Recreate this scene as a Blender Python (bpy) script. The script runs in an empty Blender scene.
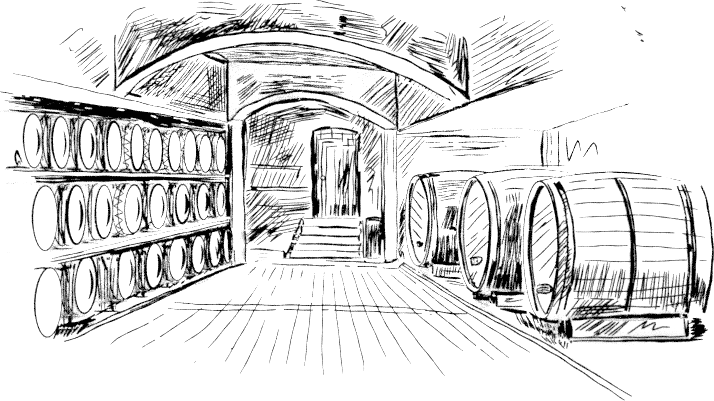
import bpy, math, random
from mathutils import Vector
from mathutils.bvhtree import BVHTree

# ------------------------------------------------------------------ camera model
F, CX, CY, EYE = 1000.0, 357.0, 180.0, 1.6      # focal length in px, principal column, horizon row, eye height
RND = random.Random(11)
WK = 1.2                                       # pen width gain
scene = bpy.context.scene

def at(px, py, d):
    return Vector(((px - CX) / F * d, d, EYE + (CY - py) / F * d))
def ray(px, py):
    return Vector(((px - CX) / F, 1.0, (CY - py) / F))
def lerp(a, b, t): return a + (b - a) * t
def lerp2(a, b, t): return (lerp(a[0], b[0], t), lerp(a[1], b[1], t))

# ------------------------------------------------------------------ materials
def new_mat(name):
    m = bpy.data.materials.new(name); m.use_nodes = True
    return m, m.node_tree.nodes, m.node_tree.links
def pale(name, c1, c2, scale, stretch=(1, 1, 1)):
    m, N, L = new_mat(name)
    b = N['Principled BSDF']; b.inputs['Roughness'].default_value = 1.0
    b.inputs['Specular IOR Level'].default_value = 0.0
    tc = N.new('ShaderNodeTexCoord'); mp = N.new('ShaderNodeMapping'); mp.inputs['Scale'].default_value = stretch
    nz = N.new('ShaderNodeTexNoise'); nz.inputs['Scale'].default_value = scale; nz.inputs['Detail'].default_value = 3
    cr = N.new('ShaderNodeValToRGB')
    cr.color_ramp.elements[0].position = .35; cr.color_ramp.elements[0].color = (*c1, 1)
    cr.color_ramp.elements[1].position = .65; cr.color_ramp.elements[1].color = (*c2, 1)
    L.new(tc.outputs['Object'], mp.inputs['Vector']); L.new(mp.outputs['Vector'], nz.inputs['Vector'])
    L.new(nz.outputs['Fac'], cr.inputs['Fac']); L.new(cr.outputs['Color'], b.inputs['Base Color'])
    return m
M = {
    'plaster': pale('white_plaster', (.992, .992, .992), (.998, .998, .998), 3),
    'stone': pale('white_stone', (.990, .990, .990), (.998, .998, .998), 6),
    'boards': pale('white_boards', (.990, .990, .990), (.998, .998, .998), 2, (6, .4, 1)),
    'wood': pale('white_wood', (.990, .990, .990), (.998, .998, .998), 3, (1, 5, 5)),
    'hoop': pale('white_hoop', (.990, .990, .990), (.997, .997, .997), 8),
}
_m, _N, _L = new_mat('black_ink')
_b = _N['Principled BSDF']; _b.inputs['Roughness'].default_value = 1; _b.inputs['Specular IOR Level'].default_value = 0
_nz = _N.new('ShaderNodeTexNoise'); _nz.inputs['Scale'].default_value = 30
_cr = _N.new('ShaderNodeValToRGB')
_cr.color_ramp.elements[0].color = (.0001, .0001, .0001, 1); _cr.color_ramp.elements[1].color = (.0003, .0003, .0003, 1)
_L.new(_nz.outputs['Fac'], _cr.inputs['Fac']); _L.new(_cr.outputs['Color'], _b.inputs['Base Color'])
INK = _m

# ------------------------------------------------------------------ scene records
THINGS, PARTS = [], []
class Thing:
    def __init__(s, name, loc, label, cat, group=None):
        s.name, s.loc, s.label, s.cat, s.group = name, Vector(loc), label, cat, group
        THINGS.append(s)
class Part:
    def __init__(s, name, parent=None, mat='wood', kind=None, label=None):
        s.name, s.parent, s.mat, s.kind, s.label = name, parent, mat, kind, label
        s.v, s.f, s.iv, s.inf, s.smooth = [], [], [], [], set()
        PARTS.append(s)
    def quad(s, *pts, smooth=False):
        n = len(s.v); s.v += [Vector(p) for p in pts]
        if len(pts) == 4: s.f += [(n, n+1, n+2), (n, n+2, n+3)]
        else: s.f.append(tuple(range(n, n + len(pts))))
    def hexa(s, b, t):                       # bottom ring of 4, top ring of 4 (same order)
        n = len(s.v); s.v += [Vector(p) for p in b] + [Vector(p) for p in t]
        s.f += [(n+3, n+2, n+1, n), (n+4, n+5, n+6, n+7)]
        for i in range(4):
            j = (i + 1) % 4
            s.f.append((n+i, n+j, n+4+j, n+4+i))
    def box(s, x0, x1, y0, y1, z0, z1):
        s.hexa([(x0,y0,z0),(x1,y0,z0),(x1,y1,z0),(x0,y1,z0)], [(x0,y0,z1),(x1,y0,z1),(x1,y1,z1),(x0,y1,z1)])
    def grid(s, rows, closed=True, smooth=True):
        n = len(s.v); m = len(rows[0])
        for r in rows: s.v += [Vector(p) for p in r]
        for i in range(len(rows) - 1):
            for j in range(m if closed else m - 1):
                k = (j + 1) % m
                if smooth: s.smooth.add(len(s.f))
                s.f.append((n+i*m+j, n+i*m+k, n+(i+1)*m+k, n+(i+1)*m+j))
    def fan(s, ring):
        n = len(s.v); c = sum((Vector(p) for p in ring), Vector()) / len(ring)
        s.v += [Vector(p) for p in ring] + [c]; m = len(ring)
        for j in range(m): s.f.append((n+j, n+(j+1) % m, n+m))
    # a line of ink: a thin four-sided bead along a 3D path
    def bead(s, pts, rad, closed=False):
        pts = [Vector(p) for p in pts]; m = len(pts); n = len(s.iv)
        if m < 2: return
        for i, p in enumerate(pts):
            a = pts[i-1] if (i > 0 or closed) else pts[i]
            b = pts[(i+1) % m] if (i < m-1 or closed) else pts[i]
            t = (b - a).normalized()
            view = (p - Vector((0, 0, EYE))).normalized()
            u = t.cross(view)
            if u.length < 1e-4: u = t.cross(Vector((0, 0, 1)))
            u.normalize(); w = u.cross(t).normalized()
            r = rad(i / (m-1)) if callable(rad) else rad
            s.iv += [p + u*r, p + w*r, p - u*r, p - w*r]
        for i in range(m if closed else m-1):
            j = (i + 1) % m
            for k in range(4):
                l = (k + 1) % 4
                s.inf.append((n+i*4+k, n+i*4+l, n+j*4+l, n+j*4+k))

# ------------------------------------------------------------------ ink strokes laid on the surfaces
BV = {}
def build_bvh():
    vs, fs, own = [], [], []
    for p in PARTS:
        n = len(vs); vs += p.v
        for f in p.f: fs.append(tuple(n + i for i in f)); own.append(p)
    BV['t'] = BVHTree.FromPolygons(vs, fs); BV['own'] = own
ORIGIN = Vector((0, 0, EYE))
def smooth_path(path):
    if len(path) < 3: return path
    out = []
    for i in range(len(path) - 1):
        p0 = path[max(i-1, 0)]; p1 = path[i]; p2 = path[i+1]; p3 = path[min(i+2, len(path)-1)]
        k = max(2, int(math.dist(p1, p2) / 4))
        for j in range(k):
            t = j / k
            out.append(tuple(.5*((2*p1[c]) + (p2[c]-p0[c])*t + (2*p0[c]-5*p1[c]+4*p2[c]-p3[c])*t*t + (3*p1[c]-p0[c]-3*p2[c]+p3[c])*t**3) for c in (0, 1)))
    out.append(path[-1]); return out
def resample(c, n):
    c = smooth_path(c); s = [0]
    for a, b in zip(c, c[1:]): s.append(s[-1]+math.dist(a, b))
    out, k = [], 0
    for i in range(n):
        q = s[-1]*i/(n-1)
        while k < len(s)-2 and s[k+1] < q: k += 1
        out.append(lerp2(c[k], c[k+1], (q-s[k])/max(1e-6, s[k+1]-s[k])))
    return out
def root_of(p):
    while isinstance(p, Part) and p.parent: p = p.parent
    return None if isinstance(p, Part) else p       # None: the room itself
def S(path, w=1.0, taper=.35, wob=.3, sharp=False, dash=0.0):
    """one pen stroke through picture points; it lies on whatever surface is seen there. w: width or list of widths"""
    ws = w if isinstance(w, (list, tuple)) else [w]
    pts = list(path) if sharp else smooth_path(list(path))
    seg = [0.0]
    for a, b in zip(pts, pts[1:]): seg.append(seg[-1] + math.dist(a, b))
    tot = seg[-1]
    if tot < .3: return
    n = max(3, int(tot / 2.5) + 1)
    sm = []; k = 0
    for i in range(n):
        q = tot * i / (n-1)
        while k < len(seg) - 2 and seg[k+1] < q: k += 1
        t = (q - seg[k]) / max(1e-6, seg[k+1] - seg[k])
        sm.append(lerp2(pts[k], pts[k+1], t))
    ph = RND.random() * 6.28; fr = RND.uniform(.05, .12)
    run, prev = [], None
    gap = set()
    if dash:
        i = 0
        while i < n:
            if RND.random() < dash * .12: gap.update(range(i, i + RND.randint(1, 2)))
            i += 1
    def flush(own):
        if len(run) >= 2:
            b = len(own.iv)
            for l, r in run: own.iv += [l, r]
            for i in range(len(run) - 1): own.inf.append((b+2*i, b+2*i+1, b+2*i+3, b+2*i+2))
        run.clear()
    for i, (x, y) in enumerate(sm):
        u = i / (n-1)
        a = sm[max(i-1, 0)]; c = sm[min(i+1, n-1)]
        dx, dy = c[0]-a[0], c[1]-a[1]; L = math.hypot(dx, dy) or 1
        nx, ny = -dy/L, dx/L
        o = wob * math.sin(ph + i*2.5*fr*2)
        x += nx*o; y += ny*o
        wi = u*(len(ws)-1); j = min(int(wi), len(ws)-2) if len(ws) > 1 else 0
        ww = lerp(ws[j], ws[j+1], wi-j) if len(ws) > 1 else ws[0]
        e = min(u, 1-u) * tot
        ww *= WK * lerp(1-taper, 1, min(1, e / max(3, .18*tot))) * (1 + .12*math.sin(ph*3 + i*.9))
        d = ray(x, y)
        loc, nor, fi, dist = BV['t'].ray_cast(ORIGIN, d)
        if loc is None or i in gap:
            if prev: flush(prev[0])
            prev = None; continue
        own = BV['own'][fi]; dn = d.normalized(); pn = None
        for q in (-1.3, 1.3):                     # an outline clings to the nearer of the two surfaces it divides
            l2, n2, f2, _ = BV['t'].ray_cast(ORIGIN, ray(x + nx*q, y + ny*q))
            if l2 is not None and l2.y < loc.y - .05 and BV['own'][f2] is not own:
                loc = ORIGIN + d*l2.y; own = BV['own'][f2]; pn = -dn
        if pn is not None: nor = -dn
        if nor.dot(dn) > 0: nor = -nor
        if pn is None: pn = nor
        if abs(nor.dot(dn)) < .08: pn = -dn
        base = loc + nor*.004 - dn*.004
        def edges(bp, pl):
            out = []
            for sgn in (-1, 1):
                dd = ray(x + sgn*nx*ww/2, y + sgn*ny*ww/2)
                out.append(ORIGIN + dd * ((bp - ORIGIN).dot(pl) / dd.dot(pl)))
            return out
        ed = edges(base, pn)
        if prev and abs(prev[1] - loc.y) > (.6 if prev[0] is own else .3):
            run.append(tuple(edges(ORIGIN + d*prev[1], -dn))); flush(prev[0]); prev = None
        if prev and prev[0] is not own:
            ra, rb = root_of(prev[0]), root_of(own)
            if ra is rb or (ra in (None, rack) and rb in (None, rack)): run.append(tuple(ed))
            flush(prev[0])
        run.append(tuple(ed)); prev = (own, loc.y)
    if prev: flush(prev[0])
def HP(A, B, n, w=1.0, jit=.8, cut=.1, bow=0.0, dash=0.0):
    """pen strokes between two polyline rails"""
    A = resample(A, 41); B = resample(B, 41)
    for i in range(n):
        t = (i + .5 + RND.uniform(-.3, .3)) / n * 40; k = int(t)
        a = lerp2(A[k], A[k+1], t-k); b = lerp2(B[k], B[k+1], t-k)
        H(a, a, b, b, 1, w, jit, cut, bow, dash)
def H(a0, a1, b0, b1, n, w=1.0, jit=1.2, cut=.15, bow=0.0, dash=0.0):
    """a family of pen strokes: from points along a0-a1 to points along b0-b1"""
    for i in range(n):
        t = (i + .5 + RND.uniform(-.3, .3)) / n
        a = lerp2(a0, a1, t); b = lerp2(b0, b1, t)
        s0, s1 = RND.uniform(0, cut), 1 - RND.uniform(0, cut)
        p, q = lerp2(a, b, s0), lerp2(a, b, s1)
        p = (p[0]+RND.uniform(-jit, jit), p[1]+RND.uniform(-jit, jit)); q = (q[0]+RND.uniform(-jit, jit), q[1]+RND.uniform(-jit, jit))
        m = lerp2(p, q, .5); L = math.dist(p, q) or 1
        k = bow + RND.uniform(-.02, .02)
        m = (m[0] - (q[1]-p[1])*k, m[1] + (q[0]-p[0])*k)
        S([p, m, q], w*RND.uniform(.8, 1.25), dash=dash)
def Z(a0, a1, b0, b1, n, w=1.0):
    """a zigzag scribble between two rails"""
    pts = []
    for i in range(n):
        t = i/(n-1)
        p = lerp2(a0, a1, t) if i % 2 == 0 else lerp2(b0, b1, t)
        pts.append((p[0]+RND.uniform(-1.6, 1.6), p[1]+RND.uniform(-1.6, 1.6)))
    S(pts, w, sharp=True, taper=.1)

# ------------------------------------------------------------------ plan of the cellar
PL = lambda d: -4.06 + .104*d                 # front of the rack on the left
UL = lambda d: -2.928 + .0765*(d - 12.1) - max(0, 12.1-d)*.06      # upper left wall
PR = lambda d: 2.821 - .1023*d                # edge of the aisle and upper wall on the right
Y0, YB = 2.0, 19.8
def dl(px): return 4060/(461-px)
BR = lambda d: 3.72 + (19.8-d)*.0066          # right wall of the barrel bay
BRZ = lambda d: 2.57 + (19.8-d)*.0149         # its ceiling line
def struct(name, mat='plaster'): return Part(name, None, mat, 'structure')

floor = struct('floor', 'boards')
floor.quad((-4.9, Y0, 0), (PR(Y0), Y0, 0), (PR(YB), YB, 0), (-4.9, YB, 0))
floor.quad((-4.9, YB, 0), (3.0, YB, 0), (3.0, 23.2, 0), (-4.9, 23.2, 0))
bayfloor = struct('floor_bay', 'stone')
KW = .13
bayfloor.quad((PR(Y0)+KW, Y0, .06), (4.2, Y0, .06), (4.2, YB, .06), (PR(YB)+KW, YB, .06))
kerb = struct('trim_1', 'stone')
kerb.hexa([(PR(Y0),Y0,-.05),(PR(Y0)+KW,Y0,-.05),(PR(YB)+KW,YB,-.05),(PR(YB),YB,-.05)],
          [(PR(Y0),Y0,.06),(PR(Y0)+KW,Y0,.06),(PR(YB)+KW,YB,.06),(PR(YB),YB,.06)])
wl = struct('wall_left')
for d0, d1 in ((Y0, 8), (8, 14), (14, 19.3)):
    wl.quad((PL(d0)-.98, d0, 0), (PL(d1)-.98, d1, 0), (PL(d1)-.98, d1, 2.6), (PL(d0)-.98, d0, 2.6))
wl.quad((UL(Y0)-.4, Y0, 2.6), (UL(8), 8, 2.6), (UL(8), 8, 4.0), (UL(Y0)-.4, Y0, 4.0))
for d0, d1 in ((8, 13), (13, 19.3)):
    wl.quad((UL(d0), d0, 2.6), (UL(d1), d1, 2.6), (UL(d1), d1, 4.0), (UL(d0), d0, 4.0))
beam = struct('trim_2')
zt = lambda d: 2.57 + .0048*(d-9.06)
zb = lambda d: 2.375 + .0224*(d-8.8)
D0, D1 = Y0, 18.6
beam.hexa([(PL(D0)-.97,D0,zb(D0)),(PL(D0),D0,zb(D0)),(PL(D1),D1,zb(D1)),(PL(D1)-.97,D1,zb(D1))],
          [(PL(D0)-.97,D0,zt(D0)),(PL(D0),D0,zt(D0)),(PL(D1),D1,zt(D1)),(PL(D1)-.97,D1,zt(D1))])
wr = struct('wall_right')
wr.hexa([(PR(Y0),Y0,2.6),(PR(Y0)+.3,Y0,2.6),(PR(YB)+.3,YB,2.6),(PR(YB),YB,2.6)],
        [(PR(Y0),Y0,4.0),(PR(Y0)+.3,Y0,4.0),(PR(YB)+.3,YB,4.0),(PR(YB),YB,4.0)])
wbr = struct('wall_right_bay')
YN = 9.3
wbr.quad((BR(YN),YN,0), (BR(YB),YB,0), (BR(YB),YB,BRZ(YB)), (BR(YN),YN,BRZ(YN)))
cb = struct('ceiling_bay')
cb.quad((PR(5)+.28,5,2.605), (BR(YN),YN,BRZ(YN)), (BR(YB),YB,BRZ(YB)), (PR(YB)+.28,YB,2.605))
wbb = struct('wall_back_bay')
wbb.quad((PR(YB),YB,0), (BR(YB)+.05,YB,0), (BR(YB)+.05,YB,2.6), (PR(YB),YB,2.6))
# flat ceiling over the rear bay; nothing of the front ceiling shows
ceil2 = struct('ceiling')
ceil2.quad((UL(15.2)-.1,15.2,3.8), (PR(15.2)+.1,15.2,3.8), (PR(YB)+.1,YB+.3,3.75), (UL(18.9)-.1,18.9,3.82))

def on_line(px, py, A, B):                     # picture point -> vertical plane over the plan line A-B
    m = (px-CX)/F; dx, dy = B[0]-A[0], B[1]-A[1]
    s = (m*A[1]-A[0])/(dx-m*dy); return at(px, py, A[1]+dy*s)
def arch(wall, rib, A, B, outer, inner, zlow, ztop, thick, proud, left_x=None, right_x=None):
    n = 40
    A1, B1 = (A[0], A[1]-proud), (B[0], B[1]-proud)
    o3 = [on_line(x, y, A1, B1) for x, y in resample(outer, n)]
    i3 = [on_line(x, y, A1, B1) for x, y in resample(inner, n)]
    P, Q = Vector((0, proud, 0)), Vector((0, proud+thick, 0))
    # rib: a band standing proud of the wall
    rib.grid([[p + P for p in o3], o3, i3, [p + P for p in i3]], closed=False, smooth=False)
    # wall with the opening: front, soffit, back
    up = lambda p, o: Vector((p.x, p.y, ztop)) + o
    wall.grid([[up(p, P) for p in i3], [p + P for p in i3], [p + Q for p in i3], [up(p, Q) for p in i3]], closed=False, smooth=False)
    for e, end in ((i3[0], left_x), (i3[-1], right_x)):
        xe = end if end is not None else e.x
        k = (B[1]-A[1])/(B[0]-A[0]); ye = e.y + (xe-e.x)*k
        b0, b1 = Vector((e.x, e.y, zlow)), Vector((xe, ye, zlow))
        wall.quad(b0+P, b1+P, up(b1, P), up(e, P)); wall.quad(b0+Q, b1+Q, up(b1, Q), up(e, Q))
        wall.quad(b0+P, b0+Q, e+Q, e+P)
    return o3, i3
OUT1 = [(114,91),(127.4,77),(150,63.5),(175,51),(200,41),(225,35),(250,32.4),(278,31.2),(295,31.4),(330,37),(360,45),(398,56.5),(425,70),(445,81),(465,96),(470,100)]
IN1 = [(124,97.5),(140,81.5),(157,71),(180,61),(202,53.6),(225,48),(250,44.4),(278,43),(295,44.2),(330,50),(355,57),(380,66),(397,73.6),(415,81.5),(435,92),(452,102)]
wm = struct('wall_middle'); rib1 = struct('trim_3')
arch(wm, rib1, (-2.928, 12.2), (1.48, 13.2), OUT1, IN1, 2.58, 5.0, .4, .1, left_x=-3.0, right_x=1.5)
OUT2 = [(231,120),(243,108),(253,103),(271,96),(285,92.7),(298,91.3),(312,92.3),(325,94),(350,100.4),(374,111.5),(397,126)]
IN2 = [(244.6,120),(253,113.7),(264,106.7),(277,102.3),(292,100),(309,99.7),(325,102.3),(350,112),(370,121.5),(385.5,129.5)]
wb = struct('wall_back'); rib2 = struct('trim_4')
A2, B2 = (-2.419, 18.8), (.792, 19.8)
arch(wb, rib2, A2, B2, OUT2, IN2, 0, 4.1, .45, .08, left_x=-2.44, right_x=.80)
wb.quad((-3.3, 18.95, 0), (-2.42, 18.95, 0), (-2.42, 18.95, 2.65), (-3.3, 18.95, 2.65))
# pillars under the small arch
pil1 = struct('trim_5', 'stone'); pil2 = struct('trim_6', 'stone')
for p, xa, xb, yt in ((pil1, 231.5, 245, 120.5), (pil2, 385.5, 397, 130)):
    a = on_line(xa, yt, (A2[0], A2[1]-.1), (B2[0], B2[1]-.1)); b = on_line(xb, yt, (A2[0], A2[1]-.1), (B2[0], B2[1]-.1))
    k = Vector((0, .5, 0))
    bo = [Vector((a.x,a.y,0)), Vector((b.x,b.y,0)), Vector((b.x,b.y,0))+k, Vector((a.x,a.y,0))+k]
    p.hexa(bo, [Vector((q.x,q.y,a.z)) for q in bo])
# far room behind the arch
YF = 22.7
wf = struct('wall_far')
wf.quad((-3.6,YF,0), (2.4,YF,0), (2.4,YF,3.9), (-3.6,YF,3.9))
# plank door with a low arched head
door = Thing('door_1', (-.46, YF, .735), None, None); door.kind = 'structure'
dx0, dx1 = (314.5-CX)/F*YF, (358.5-CX)/F*YF
def head_z(t): return EYE + (CY - (131.5 - 4.2*math.sin(math.pi*t)))/F*YF
leaf = Part('door_leaf', door); fr = Part('door_frame', door)
for k in range(14):
    t0, t1 = k/14, (k+1)/14; xa, xb = lerp(dx0, dx1, t0), lerp(dx0, dx1, t1)
    leaf.hexa([(xa,YF-.05,.74),(xb,YF-.05,.74),(xb,YF-.002,.74),(xa,YF-.002,.74)],
              [(xa,YF-.05,head_z(t0)),(xb,YF-.05,head_z(t1)),(xb,YF-.002,head_z(t1)),(xa,YF-.002,head_z(t0))])
    fr.hexa([(xa,YF-.09,head_z(t0)),(xb,YF-.09,head_z(t1)),(xb,YF-.002,head_z(t1)),(xa,YF-.002,head_z(t0))],
            [(xa,YF-.09,head_z(t0)+.06),(xb,YF-.09,head_z(t1)+.06),(xb,YF-.002,head_z(t1)+.06),(xa,YF-.002,head_z(t0)+.06)])
for xa, xb in ((dx0-.06, dx0), (dx1, dx1+.06)):
    fr.box(xa, xb, YF-.09, YF-.002, .74, head_z(0)+.05)
knob = Part('door_knob', door, 'hoop')
kc = at(323, 178, YF-.05)
rows = []
for k in range(7):
    a = math.pi*k/6
    rows.append([kc + Vector((.035*math.sin(a)*math.cos(b), -.04 - .04*math.cos(a), .035*math.sin(a)*math.sin(b))) for b in [2*math.pi*j/12 for j in range(12)]])
rows.append([kc + Vector((.012*math.cos(b), .0, .012*math.sin(b))) for b in [2*math.pi*j/12 for j in range(12)]])
knob.grid(rows)
knob.bead([kc + Vector((.048*math.cos(b), -.05, .048*math.sin(b))) for b in [2*math.pi*j/16 for j in range(16)]], .014, True)
# steps up to the door
st = Thing('stone_steps', (-.65, 20.5, 0), 'flight of five white steps rising to the arched door', 'steps')
sx = lambda d: -1.476 + (d-20.5)*.2
XR = .065
nos = [20.5 + .375*k for k in range(5)]
for k in range(5):
    s = Part('step', st, 'stone'); d = nos[k]; e = YF-.02; ee = nos[k+1] if k < 4 else e
    z0, z1 = .147*k, .147*(k+1)
    s.hexa([(sx(d)+.07,d,z0),(XR,d,z0),(XR,e,z0),(sx(e)+.07,e,z0)], [(sx(d)+.07,d,z1-.002),(XR,d,z1-.002),(XR,e,z1-.002),(sx(e)+.07,e,z1-.002)])
sg = Part('stringer', st, 'stone')
for k in range(5):
    d, e = nos[k], (nos[k+1] if k < 4 else YF-.02); z = .147*(k+1)+.03
    sg.hexa([(sx(d)-.03,d-.03,0),(sx(d)+.065,d-.03,0),(sx(e)+.065,e-.03,0),(sx(e)-.03,e-.03,0)],
            [(sx(d)-.03,d-.03,z),(sx(d)+.065,d-.03,z),(sx(e)+.065,e-.03,z),(sx(e)-.03,e-.03,z)])
sg2 = Part('stringer', st, 'stone')
for k in range(5):
    d, e = nos[k], (nos[k+1] if k < 4 else YF-.02); z = .147*(k+1)+.03
    sg2.box(XR+.002, XR+.05, d-.03, e-.03, 0, z)

# ------------------------------------------------------------------ barrels
def frame_of(n):                                # outward head normal -> axis, side
    A = Vector((-n.x, -n.y, 0)).normalized(); U = Vector((A.y, -A.x, 0))
    return A, U
def lathe_pt(C, A, U, t, r, a): return C + A*t + Vector((0,0,1))*(r*math.cos(a)) + U*(r*math.sin(a))
def cask(body, head, back, C, n, rh, rb, L, seg, wall=.028, rec=.035):
    A, U = frame_of(n)
    R = lambda t: rh + (rb-rh)*(1-(2*t/L-1)**2)
    ring = lambda t, r: [lathe_pt(C, A, U, t, r, 2*math.pi*k/seg) for k in range(seg)]
    prof = [(rec, R(rec)-wall), (0.004, rh-wall), (0, rh-wall*.8), (0, rh-.004)]
    prof += [(L*k/14, R(L*k/14)) for k in range(0, 15)]
    prof += [(L, rh-wall*.8), (L-rec, rh-wall)]
    body.grid([ring(t, r) for t, r in prof])
    head.grid([ring(rec+.02, rh-wall-.001), ring(rec, rh-wall-.001)], smooth=False); head.fan(ring(rec, rh-wall-.001))
    back.fan(ring(L-rec, rh-wall-.001))
    return A, U, R
def hoop(p, C, A, U, R, t0, t1, seg, th=.008):
    ring = lambda t, r: [lathe_pt(C, A, U, t, r, 2*math.pi*k/seg) for k in range(seg)]
    p.grid([ring(t0, R(t0)-.002), ring(t0, R(t0)+th), ring(t1, R(t1)+th), ring(t1, R(t1)-.002)], smooth=False)
def circle_ink(p, C, A, U, t, r, w, d, a0=0, a1=2*math.pi, wob=.006, seg=56):
    ph = RND.random()*6.28; full = abs(a1-a0) > 6.2
    pts = []
    m = seg if full else seg+1
    for k in range(m):
        a = lerp(a0, a1, k/seg)
        pts.append(lathe_pt(C, A, U, t, r*(1+wob*math.sin(2*a+ph)+wob*.6*math.sin(3*a+2*ph)), a))
    base = WK*w*d/F/2
    if full: p.bead(pts, lambda u: base*(1+.3*math.sin(6.28*u+ph)), True)
    else: p.bead(pts, lambda u: base*(.35+.75*math.sin(math.pi*min(1, max(0, u)))))

# --- the rack on the left, its shelves, and 26 small casks
RD0, RD1, RD2 = 8.7, 17.5, 18.68
rack = Thing('barrel_rack', (PL(13)-.45, 13, 0), 'long white three-tier rack along the wall, loaded with small casks', 'rack')
def slab(name, d0, d1, ztop, zbot, back=.95):
    p = Part(name, rack, 'boards')
    p.hexa([(PL(d0)-back,d0,zbot(d0)),(PL(d0),d0,zbot(d0)),(PL(d1),d1,zbot(d1)),(PL(d1)-back,d1,zbot(d1))],
           [(PL(d0)-back,d0,ztop(d0)),(PL(d0),d0,ztop(d0)),(PL(d1),d1,ztop(d1)),(PL(d1)-back,d1,ztop(d1))])
    p.hexa([(PL(d1)-back,d1+.001,zbot(d1)),(PL(d1)-.235,d1+.001,zbot(d1)),(PL(RD2)-.235,RD2,zbot(RD2)),(PL(RD2)-back,RD2,zbot(RD2))],
           [(PL(d1)-back,d1+.001,ztop(d1)),(PL(d1)-.235,d1+.001,ztop(d1)),(PL(RD2)-.235,RD2,ztop(RD2)),(PL(RD2)-back,RD2,ztop(RD2))])
    return p
lin = lambda pa, pb: (lambda d: lerp(pa[1], pb[1], (d-pa[0])/(pb[0]-pa[0])))
def zpl(px, py): d = dl(px); return (d, EYE + (CY-py)/F*d)
tb_bot = lin(zpl(10, 105), zpl(225, 129.5))
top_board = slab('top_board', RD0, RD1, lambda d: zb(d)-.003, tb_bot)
s1_top = lin(zpl(13, 170.8), zpl(225, 175)); s1_bot = lin(zpl(35, 182), zpl(222, 181.5))
shelf1 = slab('shelf', RD0, RD1, s1_top, s1_bot)
s2_top = lin(zpl(52, 258.5), zpl(228, 220)); s2_bot = lin(zpl(52, 264.5), zpl(228, 224))
shelf2 = slab('shelf', 9.8, RD1, s2_top, s2_bot)
plinth = slab('plinth', 10.45, RD1, lambda d: .05, lambda d: .001)
bk = Part('back_panel', rack, 'boards')
bk.hexa([(PL(RD0)-.975,RD0,.0),(PL(RD0)-.952,RD0,.0),(PL(RD2)-.952,RD2,.0),(PL(RD2)-.975,RD2,.0)],
        [(PL(RD0)-.975,RD0,2.2),(PL(RD0)-.952,RD0,2.2),(PL(RD2)-.952,RD2,2.3),(PL(RD2)-.975,RD2,2.3)])
post = Part('post', rack, 'boards')
post.hexa([(PL(18.69)-.95,18.69,0),(PL(18.69)-.235,18.69,0),(PL(18.8)-.235,18.8,0),(PL(18.8)-.95,18.8,0)],
          [(PL(18.69)-.95,18.69,2.5),(PL(18.69)-.235,18.69,2.5),(PL(18.8)-.235,18.8,2.5),(PL(18.8)-.95,18.8,2.5)])
# bearers the casks lie on
for zf, d0 in ((s1_top, RD0), (s2_top, 9.8), (lambda d: .05, 10.45)):
    lift = .02 if zf is s1_top else (.035 if zf is s2_top else .02)
    for off in (.44, .62):
        b = Part('bearer', rack, 'boards')
        b.hexa([(PL(d0)-off-.05,d0,zf(d0)),(PL(d0)-off,d0,zf(d0)),(PL(RD2)-off,RD2,zf(RD2)),(PL(RD2)-off-.05,RD2,zf(RD2))],
               [(PL(d0)-off-.05,d0,zf(d0)+lift),(PL(d0)-off,d0,zf(d0)+lift),(PL(RD2)-off,RD2,zf(RD2)+lift),(PL(RD2)-off-.05,RD2,zf(RD2)+lift)])
ROWS = [
 [(23.6,43,112.4,168),(51.6,70,113,170),(79,97,116,171),(106.5,121.5,121,171.5),(131,143,126,173),(149,162,129,171.5),(168.5,180.5,131,171.5),(184,196,130.5,172),(199,211.5,134,171.5),(216,225.3,135,172)],
 [(33,57,187,252.5),(66.5,86,181.5,247),(95,113,182,240.5),(124,143,181,235),(148.5,168,180,229.5),(175,190,182,226),(196.7,210,182,220),(216,226,180,216)],
 [(35,62,268,340),(74,97,258,321),(117.5,135.5,252,304),(146,162.5,246,292),(169,187,239,284),(191.5,205,235,272.5),(209,221,229.5,268),(223,232.5,226,263)],
]
ORD = ['first','second','third','fourth','fifth','sixth','seventh','eighth','ninth','tenth']
TIER = ['top','middle','bottom']
MARK = {(0,0):1.6,(0,1):1.2,(0,2):2.2,(1,1):2.4,(1,2):2.2,(1,3):1.6,(1,4):1.5,(1,5):3,(1,6):3,(1,7):1.3,(2,1):2.0,(2,2):1.4,(2,3):3,(2,4):2.6,(2,5):1.6,(2,6):1.8}
HEAVY = {(0,3),(0,4),(0,5),(1,1),(2,1),(2,3),(1,5)}
CASKS = {}
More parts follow.
